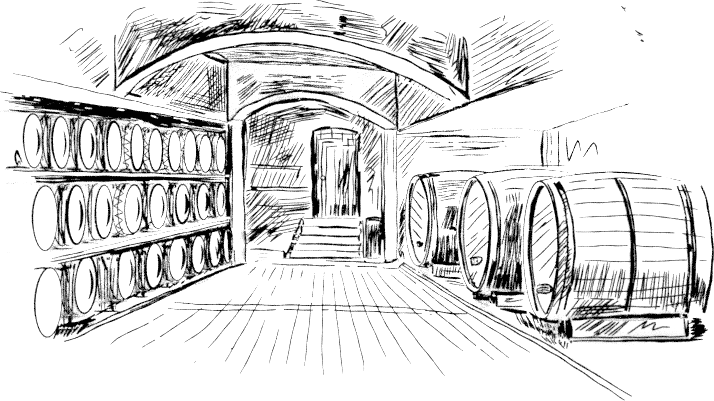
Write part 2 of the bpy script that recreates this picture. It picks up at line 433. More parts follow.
for ti, row in enumerate(ROWS):
    for ci, (xa, xb, yt, yb) in enumerate(row):
        pc = (xa+xb)/2; d = 4260/(461-pc)
        if (ti, ci) == (2, 0): d = 10.0
        h = (yb-yt)*d/F
        zf = [lambda d: s1_top(d)+.02, lambda d: s2_top(d)+.035, lambda d: .07][ti]
        zbot = zf(d) if (ti, ci) != (2, 0) else .012
        roof = [tb_bot, s1_bot, s2_bot][ti](d)
        h = min(h, roof - zbot - .055)
        bul = .016
        rh = h/2; zc = zbot + bul + rh + .002
        al = math.asin(min(.9, (xb-xa)/(yb-yt))); phi = math.atan((CX-pc)/F)
        th = max(math.radians(-6), min(math.radians(14), al-phi))
        n = Vector((math.cos(th), -math.sin(th), 0))
        C = Vector(((pc-CX)/F*d, d, zc))
        where = f'{ORD[ci]} from the near end of the {TIER[ti]} tier'
        look = {True: 'small cask, thick curve on its head, ', False: 'small pale cask, '}[MARK.get((ti,ci),0) > 2]
        T = Thing('wine_cask', (C.x-.35, C.y, zbot), look + where, 'cask', f'small casks on the {TIER[ti]} tier')
        body = Part('body', T); head = Part('cask_head', T); back = Part('cask_head', T)
        L = .68
        A, U, R = cask(body, head, back, C, n, rh, rh+bul, L, 36, wall=.02, rec=.02)
        for t0, t1 in ((.045, .085), (.15, .185), (L-.185, L-.15), (L-.085, L-.045)):
            hp = Part('hoop', T, 'hoop'); hoop(hp, C, A, U, R, t0, t1, 36, .004)
            if t0 < .2 and ci > 0:
                if t0 < .1: circle_ink(hp, C, A, U, t1, R(t1)+.005, 1.0, d)
                elif ci % 2: circle_ink(hp, C, A, U, t0, R(t0)+.005, .9, d)
        circle_ink(body, C, A, U, -.004, rh-.003, 1.9 if (ti,ci) in HEAVY else (1.2 if ci == 0 else 1.5), d, wob=.012)
        if MARK.get((ti,ci)):
            # pen curve drawn as rim shade on the far side of the head (towards -U = away from the camera)
            a0, a1 = (math.radians(45), math.radians(142))
            circle_ink(head, C, A, U, .014, (rh-.02)*.74, MARK[(ti,ci)]*1.45, d, a0, a1, seg=20)
        CASKS[(ti,ci)] = (xa, xb, yt, yb, d)

# --- three large barrels on cradles
BIG = []
def big_barrel(px, py, w, h, yb_c, dc, L, r_b, label, clabel, hoops, tap_px):
    X, z = (px-CX)/F*dc, EYE - (py-CY)/F*dc
    al = math.asin(w/h); phi = math.atan((px-CX)/F); a = al - phi
    rh = h/2*dc/F
    n = Vector((-math.cos(a), -math.sin(a), 0)); C = Vector((X, dc, z))
    T = Thing('wine_barrel', (X+.7, dc, z-r_b), label, 'barrel', 'large barrels lying in a row on cradles')
    body = Part('body', T); head = Part('barrel_head', T); back = Part('barrel_head', T)
    A, U, R = cask(body, head, back, C, n, rh, r_b, L, 72, wall=.03, rec=.085)
    hp = []
    for t0, t1 in hoops:
        q = Part('hoop', T, 'hoop'); hoop(q, C, A, U, R, t0, t1, 72, .006); hp.append(q)
    # rim rings and the head joint
    circle_ink(body, C, A, U, -.003, rh-.002, 1.2, dc)
    circle_ink(head, C, A, U, .079, rh-.036, 1.1, dc)
    # tap: block, spout and key
    tp = at(tap_px[0], tap_px[1], dc)
    s = (C + A*.085 - ORIGIN).dot(n) / (tp-ORIGIN).dot(n); tp = ORIGIN + (tp-ORIGIN)*s
    tap = Part('tap', T, 'hoop'); k = tap_px[2]
    def blk(p, c, hw, hz, t0, t1):
        b = [c + U*hw*sx_ + A*(-t_) + Vector((0,0,-hz)) for sx_, t_ in ((-1,t0),(1,t0),(1,t1),(-1,t1))]
        t = [q + Vector((0,0,2*hz)) for q in b]; p.hexa(b, t)
        if hw > .05*k:
            for e in [(b[i], b[(i+1) % 4]) for i in range(4)] + [(t[i], t[(i+1) % 4]) for i in range(4)] + [(b[i], t[i]) for i in range(4)]:
                p.bead([e[0], lerp(e[0], e[1], .5), e[1]], WK*.6*dc/F/2)
    blk(tap, tp, .055*k, .035*k, -.002, .05)
    blk(tap, tp+Vector((0,0,-.01)), .028*k, .024*k, .05, .10)
    key = Part('tap_key', tap, 'hoop'); blk(key, tp+Vector((0,0,.04*k)), .012*k, .02*k, .055, .075); blk(key, tp+Vector((0,0,.062*k)), .035*k, .007*k, .055, .075)
    # cradle: two shaped rails joined by two cross beams
    Tc = Thing('barrel_cradle', (X+.7, dc, .06), clabel, 'cradle', 'low timber cradles under the large barrels')
    t0, t1 = .12, L-.10
    zg = .0615
    def P3(t, u, zz): q = C + A*t + U*u; return Vector((q.x, q.y, zz))
    su = 1 if U.y < 0 else -1
    rails = []
    for sd in (1, -1):
        rl = Part('rail', Tc, 'wood'); rails.append(rl)
        m = 9
        ro = []
        for k_ in range(m):
            t = lerp(t0, t1, k_/(m-1)); r = R(t)+.03
            f = lambda u: z - math.sqrt(max(.01, r*r-u*u))
            u1, u0 = sd*su*.45, sd*su*.30
            ro.append([P3(t, u1, zg), P3(t, u1, min(.262, f(.45)))] + [P3(t, sd*su*q, f(q)-.002) for q in (.42, .39, .36, .33, .30)] + [P3(t, u0, zg)])
        rl.grid(ro, smooth=False); rl.quad(*ro[0]); rl.quad(*ro[-1])
    for t in (t0+.06, t1-.16):
        cbm = Part('cross_beam', Tc, 'wood')
        f = z - (R(t+.05)+.03)
        b = [P3(t, .297, zg), P3(t, -.297, zg), P3(t+.1, -.297, zg), P3(t+.1, .297, zg)]
        zz = max(zg+.015, min(f, .2)); cbm.hexa(b, [Vector((q.x, q.y, zz)) for q in b])
    BIG.append(dict(C=C, A=A, U=U, R=R, L=L, body=body, d=dc, hoops=hp, su=su, z=z))
big_barrel(540, 250, 35, 137, 341, 10.02, 1.45, .77, 'large wooden barrel at the front of the row, three dark hoops around it', 'low timber cradle under the front barrel, its long face open to view', ((.12,.20),(.66,.72),(1.24,1.30)), (545.5, 289, 1.25))
big_barrel(473, 234.5, 33.5, 115, 309, 12.4, 1.5, .80, 'large wooden barrel in the middle of the row, square tap low on its head', 'low timber cradle under the middle barrel of the row', ((.12,.19),(.66,.72),(1.24,1.30)), (476.5, 261, 1.1))
big_barrel(417, 220.5, 24.4, 90, 276.5, 16.4, 1.5, .80, 'large wooden barrel at the far end of the row, beside the pillar, round dark tap', 'low timber cradle under the far barrel beside the pillar', ((.12,.19),(.66,.72),(1.24,1.30)), (419.5, 244, 1.0))

# --- upright tub beside the steps
td = 20.75; tx = (373.3-CX)/F*td
tub = Thing('wooden_tub', (tx, td, 0), 'tall dark-hatched wooden tub standing beside the steps', 'tub')
stv = Part('staves', tub); lid = Part('lid', tub)
def ring(r, z, n=32): return [(tx+r*math.cos(2*math.pi*k/n), td+r*math.sin(2*math.pi*k/n), z) for k in range(n)]
stv.grid([ring(.135,.002), ring(.15,.002), ring(.158,.2), ring(.163,.42), ring(.162,.62), ring(.158,.80), ring(.142,.80), ring(.14,.775)])
stv.fan(ring(.135,.002)); lid.fan(ring(.139,.78)); lid.grid([ring(.139,.76), ring(.139,.78)], smooth=False)
for z0 in (.1, .66):
    hp = Part('hoop', tub, 'hoop'); r = .1665 if z0 > .5 else .159
    hp.grid([ring(r-.006,z0), ring(r,z0), ring(r+.001,z0+.04), ring(r-.006,z0+.04)], smooth=False)

# ------------------------------------------------------------------ drawing the ink; most of the hatching stands for shade
build_bvh()
# A near left wall
S([(59,45),(70,37),(79,29.5),(83,28.5),(82.5,31)], 1.1)
H((71,51),(84,80),(94,33),(110,57),6,1.0,1,.06)
S([(70,47),(71,51),(74,50)], 1.2)
H((86,82),(97,89.5),(110,66),(110,75),5,.95,.8,.08)
# beam edges on the left
S([(13,73),(45,80.5),(70,86),(115,96.5),(160,107),(205,117.5),(228,122.5)], 1.1)
S([(0,92),(60,100.5),(125,109),(225,124)], 1.3)
# top board, nearly solid black with streaks of white
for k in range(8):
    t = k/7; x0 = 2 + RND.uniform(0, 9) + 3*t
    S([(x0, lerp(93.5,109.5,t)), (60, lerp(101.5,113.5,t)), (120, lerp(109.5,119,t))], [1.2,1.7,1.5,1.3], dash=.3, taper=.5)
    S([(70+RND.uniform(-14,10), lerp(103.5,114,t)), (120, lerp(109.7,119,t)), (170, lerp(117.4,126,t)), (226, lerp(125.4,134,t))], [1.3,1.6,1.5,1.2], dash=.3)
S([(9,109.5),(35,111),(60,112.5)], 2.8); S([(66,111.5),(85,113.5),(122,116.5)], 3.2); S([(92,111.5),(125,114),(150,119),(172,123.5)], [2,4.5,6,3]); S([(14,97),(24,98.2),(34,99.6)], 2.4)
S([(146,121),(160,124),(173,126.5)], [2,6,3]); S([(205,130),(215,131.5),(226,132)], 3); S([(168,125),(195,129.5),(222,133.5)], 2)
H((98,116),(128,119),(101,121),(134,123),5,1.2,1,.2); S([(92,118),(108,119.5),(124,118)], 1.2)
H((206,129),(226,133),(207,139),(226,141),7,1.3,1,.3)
# shelf one
S([(6,168.2),(18,167.6),(30,168)], 1.3); S([(13,170.6),(60,171.5),(125,172.4),(180,174),(226,175.6)], 1.5)
S([(31,176.2),(70,176),(125,176.6),(180,177.5),(224,178)], 1.2)
S([(35,178.6),(80,178),(130,178.5),(170,179.3),(222,179.6)], [2.4,2.6,3.2,2.6,1.4]); S([(36,181.8),(55,182),(70,181.2),(100,180.6),(150,180.6)], [2.6,2.4,1.8,1.6]); S([(190,180.5),(215,182),(226,182)], 1.6)
# shelf two
S([(52,258.7),(90,249.8),(145,236.8),(185,229),(228,219.8)], 1.3); S([(50.6,262),(95,252.8),(145,242),(190,231.5),(229,222.4)], 1.3)
S([(58,264),(95,255.6),(145,245),(190,235),(230,225.2)], [1.2,2.0,2.4,2.4,1.8]); S([(110,254.5),(140,248),(150,246.2)], 2.2); S([(185,237.4),(210,231.5),(229,226.5)], 2.6)
# plinth and floor line
S([(64,341.5),(75,338),(105,323.5),(145,306.5),(190,285.5),(222,271),(246,263)], 1.4); S([(88,327),(120,312.5),(160,295.5),(200,279),(231,266)], 1.5); S([(130,311),(170,293.5),(215,273),(240,264.5)], [1,1.2,2.4,1.6])
H((58,322),(92,322),(53,339),(78,334),9,1.7,1,.2); S([(62,326),(78,323),(96,319)], 3.2)
H((70,325),(110,309),(84,321),(118,304),6,1.4,1,.2)
# shade in the gaps between the casks, hatched in ink
def gaps(ti, zig, dark):
    ks = sorted(k for k in CASKS if k[0] == ti)
    for a, b in zip(ks, ks[1:]):
        xa, xb = CASKS[a][1], CASKS[b][0]; yt = (CASKS[a][2]+CASKS[b][2])/2; yb = (CASKS[a][3]+CASKS[b][3])/2
        g = xb-xa; h = yb-yt; i = a[1]
        if i in zig:
            Z((xa+g*.1, yt+h*.12), (xa+g*.2, yb-2), (xb-g*.1, yt+h*.12), (xb, yb-2), 11, .8)
            H((xa-1, yt+2), (xb+2, yt+2), (xa, yt+h*.12), (xb, yt+h*.14), 4, 1.3, .8)
            S([(xa-2, yb-1), (xa+g*.5, yb-3), (xb+1, yb-1)], 1.2)
        else:
            n = max(2, int(g/3.2)) + (1 if i in dark else 0)
            H((xa-g*.15, yt+2), (xb+g*.15, yt+2), (xa+g*.05, yb-2), (xb-g*.05, yb-2), n, 1.05 if i in dark else .9, .8, .22, bow=.01)
            S([(xa-3, yb-1.5), (xa+g*.5, yb-1), (xb+2, yb-1.5)], 1.3)
        if i in dark:
            S([(xa+g*.2, yt+h*.02), (xa+g*.55, yt+h*.3)], [3.0, 1.2]); S([(xb-g*.4, yb-h*.3), (xb-g*.2, yb-2)], [1.2, 3.2])
            H((xa-2, yt+1), (xb+2, yt+1), (xa+2, yt+6), (xb, yt+7), 4, 1.6, 1, .2)
gaps(0, {3,4,5,6}, {0,1,2})
gaps(1, {2}, {0,3,4,5,6})
gaps(2, set(), {0,1,2,3,4,5,6})
S([(16,151),(15.5,158),(17,165)], [1,2.4,1]); S([(16.5,150),(19.5,157),(22,163)], [3,1.6,1]); S([(17,166.5),(19,160),(20,165)], 1.0)
S([(34,268.6),(42,267.5),(50,268.5)], 1.1); H((53,268),(66,266),(62,272),(68,269),5,1.6,1,.1)
S([(60,248.5),(68,248.8),(74,248)], 1.2); S([(90,240.5),(97,239.5),(104,240)], 1.1); S([(113,236),(124,236.5),(135,234)], 1.8); S([(142,232.5),(155,231.5),(165,230)], 1.2)
H((140,230),(150,222),(146,229),(154,222),7,1.0,.8,.1)
H((104,308),(160,288),(112,303),(168,282),10,1.9,1,.2); H((165,289),(222,266),(172,284),(228,262),10,1.6,1,.2)
H((206,250),(232,240),(208,262),(233,254),4,1.1,.8,.2)
# post at the end of the rack and the left pillar
S([(228.5,124),(228.8,150),(228,180),(229,215),(229.5,262)], [2.6,3.4,2.8,3.2,1.8]); S([(226,136),(225.5,160),(226,200),(228,240)], 1.2); S([(231,126),(231,150),(230,178)], 1.6)
S([(231.8,122),(232,160),(232.5,200),(231,240),(232,266)], 1.3); S([(244.8,119),(243.6,150),(243.8,190),(245,225),(246,262)], [2.6,3.0,1.4,1.4,1.6]); S([(242.8,121),(242.6,140)], 1.8); S([(246.5,122),(247,150),(246,180)], 1.0)
S([(227,120),(236,120.4),(245,121)], 1.4); S([(230,268.5),(238,265),(247,263)], [1,2.2,1.2]); S([(234.5,250),(235,262)], 1.0)
# B face of the wall over the big arch
S([(115,34.5),(114.6,45),(115.2,70),(115.6,91)], [1.8,1.5,1.7,2.2])
S(OUT1, [1.8,2.8,2.6,2.3,2.2,2.0,1.9,1.7,1.7,1.8,2.0,2.2]); S([(117,88),(127,79),(150,65.5),(172,54.5)], [2,3,2.6,1]); S([(118,87),(135,72.5),(160,58),(190,44),(215,36.5)], [1,1.6,2.4,2.6,1.4])
S([(124,97),(130,92),(140,81.5),(157,71),(180,61),(202,53.6),(225,48),(250,44.4),(278,43),(295,44.2),(330,50),(355,57),(380,66),(397,73.6),(415,81.5),(435,92),(450,100.5)], [2.4,1.6,1.5,1.6,2,2.4,2,1.7,1.7,1.7,1.9,1.9])
S([(126,20),(134,11),(146,7.5)], 1.0)
HP([(116.5,46),(117,60),(117,74),(117.5,86)],[(128,20),(136,22),(142,30),(146,38)],12,.85,.8,.08)
RIB=[(120,84),(130,75),(150,62.5),(175,50),(200,40),(225,34),(250,31.4),(285,30.4)]
HP(RIB[1:5],[(150,40),(172,30),(196,28),(224,24)],15,.9,1,.1)
H((124,24),(142,46),(152,14),(218,24),9,.85,1.2,.15); H((150,52),(206,36),(176,32),(236,22),12,.95,1.2,.15)
HP([(138,48),(160,40),(176,34)],[(170,20),(198,13),(212,20)],8,.85,1.2,.15)
HP(RIB[2:],[(172,50),(196,40),(220,32),(250,25),(300,23)],20,.95,.9,.15); H((178,42),(240,30),(200,31),(256,20),12,1.1,1.2,.2)
HP(RIB[3:6],[(196,36),(222,28),(240,24)],7,1.15,1,.2)
H((118,62),(121,84),(124,42),(138,66),5,1.0,.8,.15); S([(152,27),(156,21),(161,22),(160,28),(150,46)], 1.0); S([(200,17),(206,19),(211,17)], 1.4)
S([(198,2.5),(220,2),(234,5)], 1.0); S([(197,7.5),(215,8),(238,10)], 1.0); S([(196,12.5),(215,13),(236,15)], 1.5)
H((212,27),(226,19),(246,22),(240,15),4,1.1,1)
H((236,17),(272,25),(251,3),(288,6),9,1.0,1,.1); HP([(225,33),(250,30.5),(275,29.5),(298,29.8)],[(240,18),(262,17),(280,20),(300,25)],20,1.15,1,.12)
H((266,28),(290,29),(276,24),(325,31),5,1.1,1,.1)
H((276,9),(308,30),(312,10),(346,34),8,1.0,1,.1,dash=.3); S([(272,4),(285,4.3),(302,3)], 1.2); S([(315,0),(330,3),(345,6)], 1.1); S([(313,6),(340,9),(374,16)], 1.2)
H((338,13),(334,34),(378,17),(386,45),9,1.1,1,.1); H((340,14),(338,30),(347,16),(345,31),4,1.9,1.2,.1); S([(333,33),(340,34),(346,33)], 2.6)
H((383,22),(381,30),(393,14.5),(398,18),2,1.2,.8,.1); H((380,43),(397,54),(400,18),(421,27),7,1.1,1,.05); S([(383,24),(381,27),(386,31),(385,37),(387,33)], 1.4)
H((420,34),(402,53),(447,40),(453,73),10,1.0,1.2,.12); H((412,36),(404,50),(419,40),(414,56),6,1.2,1.2,.1); H((425,62),(435,77),(440,70),(458,88),5,1.5,1,.15)
S([(434,31),(441,33.5),(447,38),(445,39)], 1.1)
H((444,52),(460,84),(450,29),(464,38),7,.95,.8,.1); H((446,50),(455,82),(451,44),(462,70),5,1.2,1,.2); H((457,84),(464,88),(461,58),(464,50),4,1.0,.6,.1)
S([(463,36),(464.5,52),(466.5,72),(468.5,99)], [1.0,1.6,2.4,5.5], taper=0); S([(462.6,37),(465.5,39),(467.5,60),(468.5,80)], 1.4); S([(448,81.5),(458,88.5),(466,94)], [1.5,2,3])
S([(449,86),(456,95.5)], 1.4); S([(448,98),(450.5,101)], 1.8)
# C near right wall
for p, q in (((479,28),(505,14.5)),((471,45),(508,21.5)),((473,50),(525,21)),((471,58),(540,20)),((473,64),(549,20)),((472,71),(553,24)),((473,77),(554,30.5)),((473,84),(560,39)),((472,91),(558,46.5)),((474,95),(521,67)),((485,93),(555,52)),((505,85.5),(549,61))):
    m = lerp2(p, q, .5); S([p, (m[0]-1, m[1]+1), q], RND.uniform(.85, 1.15), dash=.12)
H((484,34),(512,62),(494,29),(540,44),5,1.0,1.5,.1); S([(505,15),(503,21)], 1.0)
S([(505,85),(512,77),(528,66)], 1.2)
# D beam over the barrel bay
S([(397.5,130.5),(450,110.5),(500,92.5),(563,70)], 1.5); S([(399,131.5),(440,115.5),(500,90),(554,70)], 1.6); S([(450,109.5),(470,103),(505,90),(553,77.5)], [2.6,2.2,1.2,1.0]); S([(400,131.5),(450,112),(495,96),(547,79)], 1.0); S([(399,129.5),(425,119),(452,109.5)], [1.8,2.0,2.2])
# E left wall behind the big arch
HP([(131,93.5),(146,97),(165,101),(190,107),(212,112)],[(165,66),(190,58.5),(212,62),(222,80),(226,98)],24,.9,.6,.08)
HP([(132,92),(150,82),(165,72)],[(150,88),(172,76),(192,62)],6,.85,.8,.1); HP([(136,94),(150,97),(165,101)],[(158,78),(172,80),(186,86)],7,.9,.8,.1)
H((170,98),(160,104),(226,112),(205,116),4,.9,.8,.1); H((186,90),(180,96),(226,103),(222,110),3,.9,.8); S([(174,100),(200,106),(226,112)], 1.2)
H((207,63),(225,63),(209,106),(226,116),7,1.1,.7,.1); H((212,62),(224,64),(212,90),(224,110),3,.9,.6,.2)
S([(227.6,60),(228,90),(228.2,123)], [2.6,3.6,3.2]); S([(202,53.5),(210,57),(220,60.5),(229,62.5)], [1.6,3.0,2.6,2.2]); S([(203,53),(218,54),(228,60)], 1.4); S([(126,93),(135,95.5),(142,97)], 2.6)
H((210,57),(215,60),(225,63),(227,66),3,1.3,.6)
# F ceiling strip over the rear bay
S([(229,62),(280,62.5),(330,65.5),(360,68),(396,73)], [1.0,.8,1.0,1.2,1.0])
H((208,53),(226,61),(310,52.5),(340,66),6,.6,.8,.12,dash=.3); H((235,48),(215,53),(330,52.5),(320,57),3,.6,.8,.1); H((300,48),(300,61),(385,67),(392,72),5,.65,.8,.12,dash=.2)
S([(230,48.5),(260,46.2),(290,46.2),(330,52)], .9); S([(345,57.5),(368,64),(392,73)], 1.0)
# G back wall above the small arch
H((236,78),(236,108),(249,70),(264,86),9,1.0,.8,.12,dash=.3); H((262,72),(258,92),(352,75),(348,98),7,1.0,1.2,.1,dash=.8); H((262,82),(256,96),(292,80),(288,91),5,1.1,1,.1)
S(OUT2[:1]+[(237,113)]+OUT2[1:], [2.0,1.8,1.8,1.9,1.8,1.9]); S(IN2, [2.4,2.2,2.6,2.8,2.0,1.9,2.0,2.2])
S([(246,118.5),(264,107.5),(280,102.6),(295,101.5)], [1.6,2,3,3.4]); S([(277,103),(300,101)], 2.4)
HP([(356,98),(372,106),(386,115),(395,122)],[(383,73),(394,80),(396,98),(397,116)],13,.95,.6,.06); S([(395.4,73),(396,90),(397,110),(397.5,131)], [1.8,2.4,2.2,2.0]); S([(395,74),(399,77),(398,82)], 1.2)
# pillar on the right
S([(385.5,129.5),(391,129),(397.5,130.5)], 1.2); S([(385.2,131),(384,160),(384.5,200),(384,235),(386,262)], [1.4,1.2,1.4,2.2,2.6]); S([(396.8,131),(396.2,160),(397,200),(397,258)], 1.1); S([(381.5,133),(381.5,170),(382,215),(383,240)], [1.6,1.1,1.6,2]); S([(387.4,134),(387,165)], .9); S([(384,262.5),(392,261.5),(398,258)], [2.4,3,1.4]); S([(393,133),(394,175)], .8)
# behind the big arch on the right
HP([(398,84),(399,110),(402,128),(418,123),(435,116)],[(406,75),(424,84),(436,93),(444,99),(450,104)],14,.95,.6,.05)
# H barrel bay
S([(397,134.7),(440,131.5),(500,128.3),(522,128.6),(544,131)], 1.2); S([(402,137.2),(430,136.6),(480,136.8),(522,137.4)], [.8,1.4,1.3,.9]); S([(430,136),(450,135.4),(470,136.2)], 1.8)
for p, q in (((398,149),(406,139)),((397,157),(416,137)),((398.5,163),(423,137)),((399.5,169),(425,140)),((401,174.5),(414,158)),((402,178),(408,171))): S([p, q], 1.0)
S([(425,142.6),(450,142.3),(503,142),(502,140.5)], 1.0, dash=.6); S([(428,147.6),(455,147),(482,147.6),(510,146.2)], 1.3, dash=.3); S([(442,150.6),(465,149.4),(490,149)], 1.0); S([(453,155.6),(470,155.2),(489,154.5)], 1.1)
S([(543,131.5),(565,124),(595,114),(629,103.5)], [1.4,1.7,1.6,1.9]); S([(546,131),(575,119.5)], 1.0)
S([(542.8,132),(542,150),(543,167)], [1.6,2.6,2.0]); S([(547,132),(547,168)], .9, dash=.5); S([(551,132),(551,168)], .9, dash=1); S([(558,131),(558.5,150),(558,167)], 1.2); S([(558,167),(560,160)], .8)
S([(566.5,137),(567,150),(568.5,162),(573,150),(578,139.5),(580,151)], 1.4); S([(583,157),(588,149),(593.5,142.5),(596,147),(597,155)], 1.4); S([(503,166),(540,165.6),(572,166.2)], .9)
H((399,212),(399,256),(405,196),(404,246),13,1.0,.7,.1); S([(398.5,248),(401,258),(402,250),(404,259)], 1.2)
S([(621,6),(624.5,9.5),(626,8)], 1.3); S([(624,9),(625.5,11.5)], .9); S([(635,30),(639,33),(643,35)], 1.4); S([(637,34),(641,36)], 1.0); S([(640.5,39.5),(643.5,41.8)], 1.9)
# J far room
H((250,110),(298,122),(246,143),(288,150),13,.9,.7,.1); H((246,114),(250,150),(262,105),(300,134),12,.85,.7,.06); H((247,128),(260,150),(285,112),(298,138),5,.8,.8,.1)
H((247,120),(252,140),(256,116),(258,136),4,1.1,.8,.1); H((262,114),(288,124),(304,103),(322,119),8,1.0,.8,.1); H((290,106),(292,120),(330,107),(326,114),5,1.0,1,.1,dash=.3)
H((318,104),(322,113),(347,114),(351,122),4,1.1,.8,.1); S([(318,104.5),(335,109),(350,117)], 1.1)
H((257,142),(310,140),(247,172),(293,171),13,1.0,1,.25); H((268,160),(284,165),(290,148),(296,155),4,1.1,.8)
S([(250,164.5),(275,166),(303,166.6)], 1.4); S([(250,167.6),(275,168.4),(301,169.8)], 1.1); S([(258,165),(266,165)], 2.2); S([(301,167),(299,172),(297,178)], [1,2,2.2])
H((254,168),(308,172),(246,188),(300,188),12,1.0,1.2,.2); S([(250,187),(280,187.4),(308,187.6)], 1.6); S([(247,190.5),(280,190.5),(312,191.5)], 1.2); S([(251,188.5),(257,189)], 2.6)
HP([(246,204),(247,222),(247,240),(256,247)],[(256,188),(272,194),(284,206),(292,218)],16,.9,.8,.06); HP([(276,199),(270,212),(268,226),(266,240)],[(313,194),(313,202),(306,214),(294,232)],9,.9,.8,.08); S([(256,205.5),(285,206),(313,203)], 1.2); S([(283,212),(300,209),(313,207)], 1.1)
S([(248,229),(262,229.2),(275,231)], 1.0); S([(250,249.3),(262,249.4),(274,250.4),(284,251.5)], 1.4); H((262,232),(270,246),(278,224),(284,234),4,1.1,1,.2)
H((247,236),(247,246),(262,226),(276,222),5,1.3,1,.1); H((246,190),(246,205),(252,188),(250,200),4,1.3,.6)
S([(258,255),(264,253.6),(270,254)], 1.0); S([(257,258),(263,257.4),(269,258.2)], 1.0); S([(255,261.8),(262,260.4),(271,260.4)], .9)
H((349,120),(364,168),(357,110),(383,134),13,1.0,.8,.08); H((356,111),(376,122),(358,124),(374,134),4,1.0,.8)
S([(364,172),(369,167),(375,172),(366,183),(375,174),(367.5,193),(372,188),(373,196),(372.5,204)], 1.1, sharp=True); S([(378.5,186),(377.6,198),(377.6,210)], 1.2)
H((363,165),(366,180),(380,150),(381,160),4,1.0,.8)
# K door
S([(313.2,130.5),(312.6,150),(313.4,180),(313.6,219)], [3.6,4.2,3.2,3.4]); S([(316.5,136),(316.4,170),(317.2,213)], 1.5, dash=.2); S([(318.6,140),(318.4,180)], .9)
S([(312.5,131.5),(322,128.8),(335,127.2),(348,129),(360,134)], [2.6,2.8,2.6,3.0,2.6]); S([(359.2,134),(358.6,150),(358.8,185),(359.6,217)], [2.2,3.0,3.4,3.0]); S([(355.5,138),(355.6,170),(356,212)], 1.4)
S([(322.6,142.5),(321.6,165),(322,217)], 1.4); S([(326.8,146),(326,180),(325.8,216)], 1.2); S([(322,142.6),(328,142.2),(334,142.6)], 1.6); S([(327,147),(340,146),(356,144.6)], 1.0, dash=.3)
S([(316,134.6),(335,133.4),(357,134.4)], 1.0, dash=.3); S([(318,139.4),(340,138.6),(357,140.4)], 1.0, dash=.3); S([(332,129),(332,138)], 1.3); S([(342.5,132),(342.5,142)], 1.1); S([(321,131),(321,139)], 1.0); S([(348,138),(348.5,147)], 1.3); S([(352.5,133),(353,144)], 1.0)
H((333,149),(355,147),(333,216),(355,216),6,.95,.6,.06,dash=.2); H((340,155),(353,150),(336,196),(346,200),3,.95,1,.1); H((329,204),(356,202),(328,217),(356,217),9,1.2,.8,.15); H((345,165),(350,162),(337,190),(346,185),3,1.3,.8)
H((315,196),(320,196),(315,217),(320,217),3,1.3,.5)
# L steps
S([(304,218.6),(330,218.2),(357.5,219.4)], 1.2); S([(303,226.8),(330,227),(357.5,227.8)], [1.4,2.4,2.0]); S([(300,235),(330,236),(358.5,236.5)], [2,1.6,2]); S([(299,243.6),(330,244.4),(361,245.2)], [1.2,1.8,1.6]); S([(291,250.3),(330,251),(364,251.6)], 1.3); S([(289,257.4),(320,257.8),(361,258)], 1.9)
S([(303.5,216.5),(300,221),(298.5,228),(294,236),(291,245),(287,253),(284,258.5)], [1.4,2.2,1.6,2.4,1.6,2,1.8]); S([(302.5,219),(303.4,224),(301,228),(301.5,232),(297,238),(297.5,241),(292,249),(290,257)], [1.2,2.6,1.2,2.6,1.2,2.6,1.2]); H((296,226),(286,255),(301,226),(291,255),9,1.3,.6,.1)
S([(281,252),(281.5,256),(283,259)], 2.0); S([(281,252),(284,251.2),(284.5,258)], [1.6,2.4,3.4]); S([(282,258.8),(310,258.9),(337,259.2)], 1.4)
S([(359,219),(361,222),(359.6,227),(361,232),(358.6,238),(361,244),(359,250),(361,258)], [1.6,2.6,1.2,2.4,1.2,2.2,1.4]); S([(363.2,220),(363.4,240),(363.8,260)], 1.4); S([(366,220),(366,240),(366.4,262)], [1.6,1.3,2]); S([(363.6,261),(366.4,261.6)], 2.4)
S([(326,260.4),(355,261.8),(386,263)], 1.1); S([(272,264),(306,265),(365,266.4),(397.5,268.7)], 1.1, dash=.4)
# M tub
S([(365.4,219.4),(369,217.9),(375,217.6),(381,219)], [2.4,1.8,2.4,2.2]); S([(366,220.4),(373,219.6),(380.6,220.6)], 1.8); S([(381,217),(380.6,235),(380.4,258)], [2.2,2.4,1.6]); H((367.5,221),(379,221),(367,258),(378.6,256),6,.9,.6,.12); H((371,223),(380,226),(368,236),(376,250),5,.9,.8,.15); S([(370.5,257),(370.8,245),(369,236)], 1.2)
S([(366.5,258),(373,259.2),(380.5,258)], 1.0)
# N floor boards
for path in ([(110,345),(117,338.5),(145,324.5),(164,314)], [(142,347.5),(175,327),(202,308)], [(184,342.5),(206,327),(232,299)], [(208,348),(226,327),(246,302),(258,285)], [(225,361.5),(248,322),(262,296)], [(240,374),(255,345),(265,320)], [(269,363.5),(274,346),(279,329)], [(286,364.5),(291,340),(301,296)], [(304.5,366),(309,325),(315,272)], [(323.5,375),(322,340),(324,272)], [(332.5,273),(336,310),(342,365),(343,374)], [(340,270),(349,306),(362,355),(364,372)], [(351.6,270.5),(365,310),(386,357)], [(360.6,273),(385,322),(411,364)], [(367,272),(393.5,310),(445,376)], [(377,271),(383,280),(417,313.6),(463,351)], [(391,274.5),(430,307),(478,347),(494,360)], [(398.5,269.5),(440,303),(478,333),(509,358)], [(400,267),(440,295),(478,319.5),(515,343),(530,352.5)]):
    S(path, .95, dash=.3 if path[0][0] < 310 else .05, wob=.2)
for p, q in (((256,267),(248,275)),((266,268),(262,277)),((276,267),(268,281)),((284,267),(280,280)),((293,268),(291,280)),((303,270),(301,278)),((276,285),(271,296))): S([p, q], .9)
S([(174,302.6),(205,304.2),(260,304.8),(328,305.3),(385,306.5),(427,309.6)], 1.1); S([(168,308),(185,309.2),(230,310),(300,309.6),(350,310.6),(400,312.6),(432,314)], 1.0, dash=.35); S([(425,310),(450,313),(467,314)], 1.2)
S([(403,262),(436,283),(470,303.5),(512,326),(552,347.5),(595,374),(632,396)], 1.2); S([(401,264.4),(436,286),(470,307.3),(515,331.5),(560,357.5),(595,380.5),(625,400)], 1.2)
S([(398,268.5),(400,266),(404,263)], 1.4); S([(194,362),(196,361)], .9); S([(231,349),(233,348)], .9)

